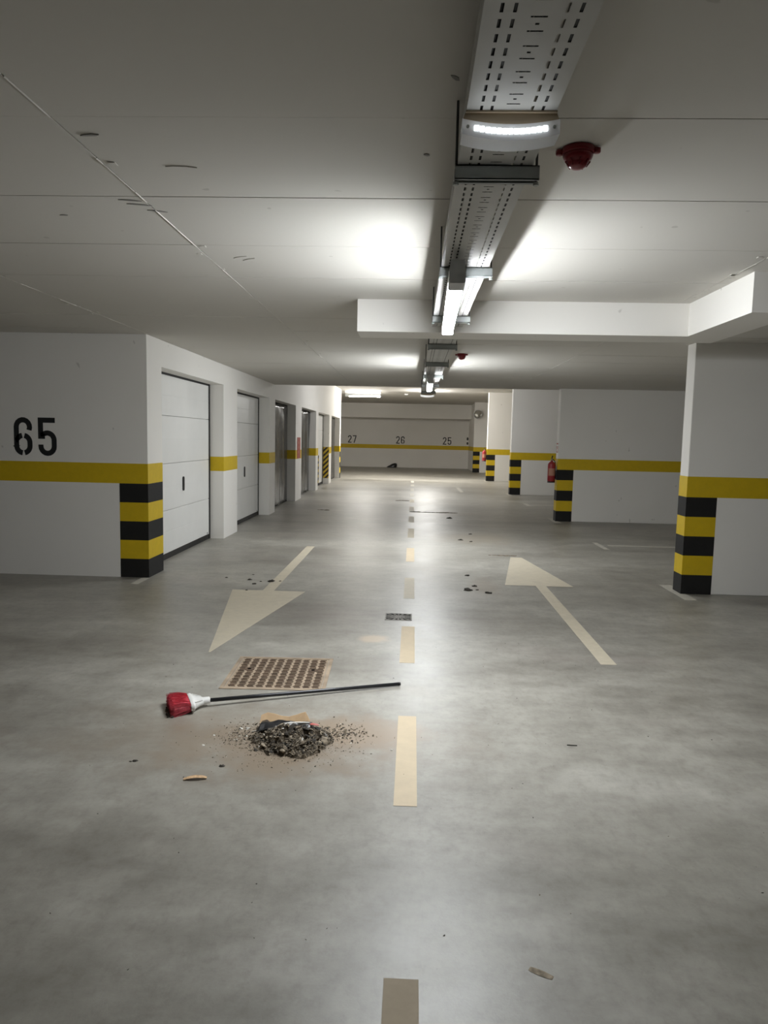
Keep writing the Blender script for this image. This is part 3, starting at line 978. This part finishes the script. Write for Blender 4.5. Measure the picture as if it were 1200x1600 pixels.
# ---- floor drain
dr = empty('floor_drain', (-0.093, 6.125, 0))
tag(dr, 'small square grey cast floor drain grate by the centre line', 'drain')
a = 0.115
fr = MB()
for s in (-1, 1):
    fr.box(s * (a - 0.006) - 0.006, s * (a - 0.006) + 0.006, -a, a, 0, 0.004)
    fr.box(-a + 0.012, a - 0.012, s * (a - 0.006) - 0.006, s * (a - 0.006) + 0.006, 0, 0.004)
child(fr.build('frame', 'grate'), dr)
child(MB().box(-a + 0.012, a - 0.012, -a + 0.012, a - 0.012, 0, 0.0012).build('drain_pit', 'pitblack'), dr)
gr = MB()
for k in range(16):
    t = PI * 2 * k / 16
    L = min((a - 0.014) / max(abs(math.cos(t)), abs(math.sin(t)), 1e-6), 0.14)
    d = Vector((math.cos(t), math.sin(t))); n_ = Vector((-d.y, d.x))
    p0, p1 = d * 0.022, d * L
    wd = 0.004 + (0.002 if k % 2 else 0)
    gr.prism([tuple(p0 - n_ * wd), tuple(p1 - n_ * (wd + 0.004)), tuple(p1 + n_ * (wd + 0.004)), tuple(p0 + n_ * wd)], 0.0012, 0.0036)
def ring(r0_, r1_, mb_):
    n = 32
    for i in range(n):
        t0, t1 = 2 * PI * i / n, 2 * PI * (i + 1) / n
        mb_.prism([(r0_ * math.cos(t0), r0_ * math.sin(t0)), (r1_ * math.cos(t0), r1_ * math.sin(t0)), (r1_ * math.cos(t1), r1_ * math.sin(t1)), (r0_ * math.cos(t1), r0_ * math.sin(t1))], 0.0012, 0.0036)
ring(0.0, 0.024, gr); ring(0.058, 0.068, gr)
child(gr.build('grate', 'grate'), dr)

# ---- broom
br = empty('broom', (-1.25, 3.9, 0))
tag(br, 'broom with red bristles, white socket and long dark handle lying on the floor', 'broom')
bpy.context.view_layer.update()
B1 = Vector((-1.118, 3.925, 0.036)); B2 = Vector((-0.057, 4.373, 0.013))
ax = (B2 - B1).normalized()
ln = MB().tube([B1 - ax * 0.05, B1 + ax * 0.3, B1 + ax * 0.7, B2], [0.011, 0.011, 0.0108, 0.0106], 12).build('handle', 'handle', br, True)
cap = MB().tube([B2 - ax * 0.004, B2 + ax * 0.012], [0.0112, 0.0104], 12).build('end_cap', 'blackfilm', br, True)
hd = Vector((math.cos(0.44), math.sin(0.44), 0))
sd = Vector((-hd.y, hd.x, 0)).normalized()
up = hd.cross(sd).normalized() * -1
if up.z < 0: up = -up
S0 = Vector((-1.212, 3.890, 0.034))
def loft(stations, nm, mt_, k=16, sq=3.0):
    vs_, fs_ = [], []
    for (t, wy, wz) in stations:
        c = S0 + hd * t
        for i in range(k):
            an = 2 * PI * i / k
            cx = math.copysign(abs(math.cos(an)) ** (2 / sq), math.cos(an)); cz = math.copysign(abs(math.sin(an)) ** (2 / sq), math.sin(an))
            p = c + sd * cx * wy + Vector((0, 0, 1)) * cz * wz
            vs_.append((p.x, p.y, max(0.0015, p.z)))
    n = len(stations)
    for j in range(n - 1):
        for i in range(k):
            i2 = (i + 1) % k
            fs_.append((j * k + i, j * k + i2, (j + 1) * k + i2, (j + 1) * k + i))
    fs_.append(tuple(reversed(range(k)))); fs_.append(tuple(range((n - 1) * k, n * k)))
    return shade_auto(MB().add(vs_, fs_).build(nm, mt_, br), 0.9)
sock = loft([(-0.010, 0.100, 0.026), (0.0, 0.105, 0.030), (0.010, 0.103, 0.029), (0.016, 0.076, 0.025), (0.035, 0.056, 0.022), (0.055, 0.038, 0.020), (0.066, 0.028, 0.018), (0.069, 0.023, 0.018), (0.103, 0.021, 0.0175), (0.106, 0.017, 0.015)], 'socket', 'white')
rbm = MB()
for k in range(7):
    u = -0.09 + 0.03 * k
    p0 = S0 + hd * 0.014 + sd * u * 0.75 + Vector((0, 0, 0.022)); p1 = S0 + hd * 0.06 + sd * u * 0.32 + Vector((0, 0, 0.016))
    rbm.tube([p0, p1], 0.0035, 6)
rbm.build('socket_rib', 'white', sock)
loft([(-0.100, 0.108, 0.025), (-0.06, 0.104, 0.026), (-0.012, 0.092, 0.023)], 'bristle_core', 'bristle')
bs = MB()
rb_ = random.Random(11)
for k in range(900):
    u = rb_.uniform(-1, 1); vz = rb_.uniform(-1, 1)
    p0 = S0 - hd * 0.01 + sd * u * 0.094 + Vector((0, 0, vz * 0.023))
    spread = 1.16 + rb_.uniform(-0.08, 0.10)
    L = 0.100 + rb_.uniform(-0.012, 0.014)
    pm = S0 - hd * (0.01 + L * 0.5) + sd * (u * 0.094 * (1 + (spread - 1) * 0.5) + rb_.uniform(-0.004, 0.004)) + Vector((0, 0, vz * 0.031 + rb_.uniform(-0.003, 0.003)))
    p1 = S0 - hd * (0.01 + L) + sd * (u * 0.094 * spread + rb_.uniform(-0.006, 0.006)) + Vector((0, 0, vz * 0.034 - 0.006 + rb_.uniform(-0.004, 0.004)))
    for p in (p0, pm, p1): p.z = max(0.0025, p.z)
    bs.tube([p0, pm, p1], 0.0014, 3, 0, False)
o = bs.build('bristles', 'bristle', br); o['kind'] = 'stuff'
# dust caught at the bristle tips
dm = MB()
for k in range(70):
    c = S0 - hd * (0.108 + rb_.uniform(0, 0.028)) + sd * rb_.uniform(-0.11, 0.05)
    s = rb_.uniform(0.003, 0.010)
    dm.lathe([(s * 0.5, 0.0), (s, s * 0.5), (s * 0.4, s)], 5, lambda p, q, h, c=c: (c.x + p, c.y + q, h))
o = dm.build('caught_dust', 'dirt_dark', br); o['kind'] = 'stuff'

# ---- swept dirt pile
rp = random.Random(5)
PC = Vector((-0.575, 3.50, 0))
def pile_h(x, y):
    dx = (x - PC.x) / 0.205; dy = (y - PC.y) / 0.19
    d = math.hypot(dx, dy) + 0.28 * noise.noise(Vector((x * 9, y * 9, 2.0)))
    b_ = max(0.0, 1 - d ** 1.7)
    rough = noise.noise(Vector((x * 26, y * 26, 0))) * 0.024 + noise.noise(Vector((x * 85, y * 85, 4))) * 0.010
    lump = 0.65 + 0.75 * noise.noise(Vector((x * 11, y * 12, 9))) + 0.35 * noise.noise(Vector((x * 24, y * 24, 3)))
    back = 1.0 - 0.55 * min(1.0, max(0.0, (y - 3.53) / 0.06))
    return max(0.0, b_ ** 0.6 * 0.058 * max(0.15, lump + 0.25) * back) + (rough if b_ > 0.03 else rough * b_ / 0.03)
mb = MB()
nx, ny = 110, 90
vs_, fs_ = [], []
for j in range(ny + 1):
    for i in range(nx + 1):
        x = PC.x - 0.27 + 0.54 * i / nx; y = PC.y - 0.25 + 0.48 * j / ny
        vs_.append((x, y, max(-0.002, pile_h(x, y) - 0.002)))
for j in range(ny):
    for i in range(nx):
        q = j * (nx + 1) + i
        fs_.append((q, q + 1, q + nx + 2, q + nx + 1))
mb.add(vs_, fs_, 0)
def chip(x, y, z, s, mi, flatk=0.5):
    k = rp.choice((4, 5, 6))
    ang = rp.uniform(0, PI); st = rp.uniform(0.6, 2.2)
    ca, sa = math.cos(ang), math.sin(ang)
    tilt = rp.uniform(-0.7, 0.7); tilt2 = rp.uniform(-0.7, 0.7)
    def f(p, q, h):
        p *= st; X = p * ca - q * sa; Y = p * sa + q * ca
        return (x + X, y + Y, z + h + X * tilt + Y * tilt2)
    mb.lathe([(s * 0.7 * rp.uniform(0.7, 1.2), 0), (s, s * flatk * 0.5), (s * 0.4, s * flatk)], k, f, mi)
for k in range(2600):
    t = rp.uniform(0, 2 * PI); r_ = math.sqrt(rp.random())
    x = PC.x + 0.215 * r_ * math.cos(t); y = PC.y + 0.195 * r_ * math.sin(t)
    h = pile_h(x, y)
    if h < 0.004: continue
    mi = rp.choices((0, 1, 2), (5, 4, 4))[0]
    chip(x, y, h - 0.003 + rp.uniform(0, 0.006), rp.uniform(0.0015, 0.006), mi, rp.uniform(0.3, 1.0))
for k in range(60):
    t = rp.uniform(0, 2 * PI); r_ = math.sqrt(rp.random())
    x = PC.x - 0.02 + 0.19 * r_ * math.cos(t); y = PC.y - 0.02 + 0.15 * r_ * math.sin(t)
    chip(x, y, max(0, pile_h(x, y)) - 0.004, rp.uniform(0.008, 0.019), rp.choices((0, 1, 2), (4, 5, 4))[0], rp.uniform(0.5, 1.1))
# fibres and fluff
for k in range(1500):
    t = rp.uniform(0, 2 * PI); r_ = math.sqrt(rp.random())
    x = PC.x + 0.2 * r_ * math.cos(t); y = PC.y + 0.185 * r_ * math.sin(t)
    h = max(0.003, pile_h(x, y))
    d = Vector((rp.uniform(-1, 1), rp.uniform(-1, 1), rp.uniform(-0.2, 0.7))) * rp.uniform(0.008, 0.022)
    p = Vector((x, y, h))
    q = p + d * 0.5 + Vector((rp.uniform(-1, 1), rp.uniform(-1, 1), rp.uniform(0, 1))) * 0.004
    e = p + d
    e.z = max(0.002, e.z)
    mb.tube([p, q, e], 0.0009, 3, rp.choice((1, 2, 2)), False)
# white crumbs in the pile
for k in range(16):
    t = rp.uniform(0, 2 * PI); r_ = math.sqrt(rp.random()) * 0.9
    x = PC.x + 0.2 * r_ * math.cos(t); y = PC.y + 0.18 * r_ * math.sin(t)
    chip(x, y, pile_h(x, y) + 0.002, rp.uniform(0.003, 0.007), 3, 0.5)
pile = mb.build('dirt_pile', ['dirt', 'dirt_dark', 'dirt_light', 'paper'])
tag(pile, 'swept heap of grey-brown dirt and fluff on the floor before the broom', 'dirt pile', kind='stuff')
# loose grit around it
mb = MB()
for k in range(1000):
    rr_ = abs(rp.gauss(0, 1))
    t = rp.uniform(0, 2 * PI)
    x = PC.x - 0.03 + math.cos(t) * (0.18 + 0.15 * rr_); y = PC.y + math.sin(t) * (0.14 + 0.10 * rr_)
    chip(x, y, 0.0, rp.uniform(0.0006, 0.003) * (2.2 if rp.random() < 0.06 else 1), rp.choices((0, 1, 2, 3), (6, 2, 4, 0.35))[0], 0.6)
for k in range(260):      # streak of bits right of the heap and left of it
    x = rp.gauss(-0.35, 0.07); y = rp.gauss(3.62, 0.05)
    chip(x, y, 0.0, rp.uniform(0.001, 0.006), rp.choices((0, 1, 2), (5, 4, 3))[0], 0.7)
    x = rp.gauss(-0.83, 0.05); y = rp.gauss(3.55, 0.07)
    chip(x, y, 0.0, rp.uniform(0.001, 0.005), rp.choices((0, 1, 2, 3), (5, 3, 3, 0.6))[0], 0.7)
for x, y, s in ((-0.80, 3.70, .012), (-0.83, 3.64, .011), (-0.86, 3.63, .008), (-0.79, 3.60, .009), (-0.98, 3.53, .006), (-1.0, 3.41, .006), (-0.30, 3.55, .005), (-0.07, 3.44, .007)):
    chip(x, y, 0.0, s, 3, 0.4)
for k in range(160):      # far-flung specks
    x = rp.uniform(-1.6, 1.6); y = rp.uniform(1.9, 5.5)
    chip(x, y, 0.0, rp.uniform(0.001, 0.0032), rp.choice((0, 1, 1)), 0.5)
gt = mb.build('loose_grit', ['dirt', 'dirt_dark', 'dirt_light', 'paper'])
tag(gt, 'loose specks of grit scattered on the floor round the heap', 'grit', kind='stuff')

# cardboard scrap leaning on the back of the heap
vs_, fs_ = [], []
outline = [(-0.765, 3.632, 0.036, 0.066), (-0.735, 3.645, 0.038, 0.074), (-0.70, 3.65, 0.038, 0.069), (-0.66, 3.652, 0.037, 0.060), (-0.62, 3.65, 0.035, 0.058),
           (-0.585, 3.645, 0.033, 0.067), (-0.555, 3.64, 0.031, 0.077), (-0.535, 3.636, 0.029, 0.082), (-0.515, 3.63, 0.026, 0.060), (-0.495, 3.625, 0.022, 0.034)]
for (x, y, z0, z1) in outline:
    for th in (0.0, 0.004):
        vs_.append((x, y + th - 0.012, z0)); vs_.append((x, y + th + (z1 - z0) * 0.9, z1))
n = len(outline)
for i in range(n - 1):
    q = i * 4; p = q + 4
    fs_ += [(q, p, p + 1, q + 1), (q + 2, q + 3, p + 3, p + 2), (q + 1, p + 1, p + 3, q + 3), (q, q + 2, p + 2, p)]
fs_ += [(0, 1, 3, 2), (4 * n - 4, 4 * n - 2, 4 * n - 1, 4 * n - 3)]
cb = MB().add(vs_, fs_).build('cardboard_scrap', 'card')
tag(cb, 'torn piece of brown cardboard on the back of the dirt heap', 'cardboard')
# crumpled black plastic under the cardboard
vs_, fs_ = [], []
for j in range(9):
    for i in range(15):
        x = -0.775 + 0.30 * i / 14; y = 3.545 + 0.10 * j / 8
        hh = 0.026 + 0.022 * math.sin(j / 8 * PI * 0.62 + 0.3) + 0.016 * noise.noise(Vector((x * 22, y * 22, 7)))
        edge = 1.0 if 0 < i < 14 else 0.2
        vs_.append((x, y, max(0.003, hh * edge + 0.002)))
for j in range(8):
    for i in range(14):
        q = j * 15 + i
        fs_.append((q, q + 1, q + 16, q + 15))
bp = MB().add(vs_, fs_).build('plastic_scrap', 'blackfilm')
md = bp.modifiers.new('thick', 'SOLIDIFY'); md.thickness = 0.0015
tag(bp, 'crumpled black plastic tucked under the cardboard on the dirt heap', 'plastic')
def strip(name, p0, p1, wd, th, mt_, label, cat, curl=0.0, n=6):
    p0, p1 = Vector(p0), Vector(p1)
    d = (p1 - p0); s = Vector((-d.y, d.x, 0)).normalized()
    vs_, fs_ = [], []
    for i in range(n + 1):
        u = i / n
        c = p0 + d * u + Vector((0, 0, curl * math.sin(u * PI)))
        ww = wd * (0.45 + 0.55 * math.sin(PI * (0.15 + 0.75 * u)))
        for sg_, hz in ((-1, 0), (1, 0), (1, th), (-1, th)):
            vs_.append(tuple(c + s * ww * sg_ + Vector((0, 0, hz))))
    for i in range(n):
        q = i * 4
        for k in range(4):
            k2 = (k + 1) % 4
            fs_.append((q + k, q + k2, q + 4 + k2, q + 4 + k))
    fs_ += [(3, 2, 1, 0), (4 * n, 4 * n + 1, 4 * n + 2, 4 * n + 3)]
    o = MB().add(vs_, fs_).build(name, mt_)
    tag(o, label, cat)
    return o
strip('plastic_strip', (-0.47, 3.60, 0.035), (-0.395, 3.52, 0.004), 0.011, 0.003, 'blackfilm', 'short black plastic strip at the right of the dirt heap', 'plastic', 0.012)
strip('paper_slip', (-0.63, 3.545, 0.070), (-0.50, 3.59, 0.062), 0.006, 0.002, 'paper', 'thin pale slip lying across the dirt heap', 'paper', 0.004)
strip('red_scrap', (-0.50, 3.60, 0.05), (-0.455, 3.615, 0.04), 0.013, 0.002, 'redsign', 'small reddish scrap beside the cardboard', 'scrap', 0.002)
strip('dry_leaf', (-0.985, 3.05, 0.001), (-0.885, 3.068, 0.004), 0.014, 0.002, 'leaf', 'pale orange dry leaf on the floor in front of the dirt heap', 'leaf', 0.008)
strip('twig', (0.815, 3.572, 0.001), (0.865, 3.570, 0.001), 0.003, 0.003, 'dirt_dark', 'tiny dark twig alone on the right lane floor', 'twig')

# single dark clumps on the lanes
def clump(x, y, s, label, sx=1.4, group=None):
    k, rows = 9, 5
    vs_, fs_ = [], []
    for j in range(rows):
        ph = j / (rows - 1) * PI / 2
        for i in range(k):
            t = 2 * PI * i / k
            q = 1 + 0.9 * noise.noise(Vector((x * 13 + math.cos(t) * 2.3, y * 13 + math.sin(t) * 2.3, j * 0.5)))
            vs_.append((x + s * sx * math.cos(ph) * math.cos(t) * q, y + s * math.cos(ph) * math.sin(t) * q, s * 0.55 * math.sin(ph) * q))
    for j in range(rows - 1):
        for i in range(k):
            i2 = (i + 1) % k
            fs_.append((j * k + i, j * k + i2, (j + 1) * k + i2, (j + 1) * k + i))
    fs_.append(tuple(reversed(range(k))))
    tag(MB().add(vs_, fs_).build('dirt_clump', 'dirt_dark', None, True), label, 'dirt clump', group)
for x, y, s, lb in ((-1.979, 7.632, .012, 'lone speck of dirt farthest left of the arrow stem'), (-1.709, 7.547, .022, 'dark clump left of the arrow stem above the head corner'),
                    (-1.736, 7.84, .010, 'tiny clump left of the arrow stem, farthest back'), (-1.612, 7.338, .018, 'dark clump left of the stem, close to the arrow head'),
                    (-1.574, 7.47, .012, 'small clump between two bigger ones left of the stem'), (-1.462, 7.48, .036, 'largest dark clump touching the left arrow stem'),
                    (-1.373, 7.51, .012, 'small clump lying on the left arrow stem'), (-1.62, 7.02, .012, 'small clump on the back edge of the left arrow head'),
                    (0.641, 8.142, .026, 'dark clump on the right lane, farthest back of the five'), (0.675, 7.553, .024, 'dark clump on the right lane, above the biggest one'),
                    (0.595, 7.33, .040, 'biggest dark clump on the right lane beside the drain'), (0.690, 7.357, .013, 'small clump just right of the biggest one'),
                    (0.792, 7.218, .028, 'dark clump on the right lane nearest the arrow head'), (0.761, 11.075, .030, 'dark clump in the brown stain beyond the right arrow'),
                    (0.90, 10.92, .022, 'smaller clump in the brown stain beyond the right arrow'), (0.963, 11.793, .024, 'clump at the back of the brown stain'),
                    (0.733, 14.144, .045, 'dark lump far along the lane near the second wall end'), (-1.265, 3.213, .010, 'black crumb on the floor left of the dirt heap'),
                    (-1.285, 3.205, .006, 'smaller black crumb touching the one left of the heap'), (-0.849, 3.192, .012, 'dark crumb just in front left of the dirt heap')):
    clump(x, y, s * 0.85, lb)
# smeared trails of wet dirt
def trail(x0, x1, y, label, seed, s=0.03):
    r_ = random.Random(seed)
    mb_ = MB()
    n = int((x1 - x0) / 0.025)
    for k in range(n):
        x = x0 + (x1 - x0) * (k + r_.random()) / n
        yy = y + 0.05 * noise.noise(Vector((x * 6, seed, 0))) + r_.uniform(-0.012, 0.012)
        ss = s * r_.uniform(0.3, 1.0)
        mb_.lathe([(ss, 0.0), (ss * 0.8, ss * 0.18), (ss * 0.3, ss * 0.25)], 7, lambda p, q, h, x=x, yy=yy: (x + p * 1.3, yy + q, h))
    o = mb_.build('dirt_smear', 'dirt')
    tag(o, label, 'dirt', kind='stuff')
trail(1.05, 1.42, 9.66, 'dark smear of dirt at the blunt tip of the right arrow', 3)
trail(-0.02, 0.95, 15.2, 'long dark streak of dirt across the lane beyond the dashes', 5, 0.05)
trail(-0.40, -0.12, 17.95, 'faint dark streak far along the left lane', 6, 0.05)
trail(-1.98, -1.74, 15.15, 'dark streak beside the dark garage doors', 8, 0.045)
st = strip('flat_smudge', (0.375, 1.985, 0.0002), (0.437, 1.950, 0.0002), 0.012, 0.0008, 'dirt_light', 'flat grey smudge near the bottom right of the floor', 'smudge')
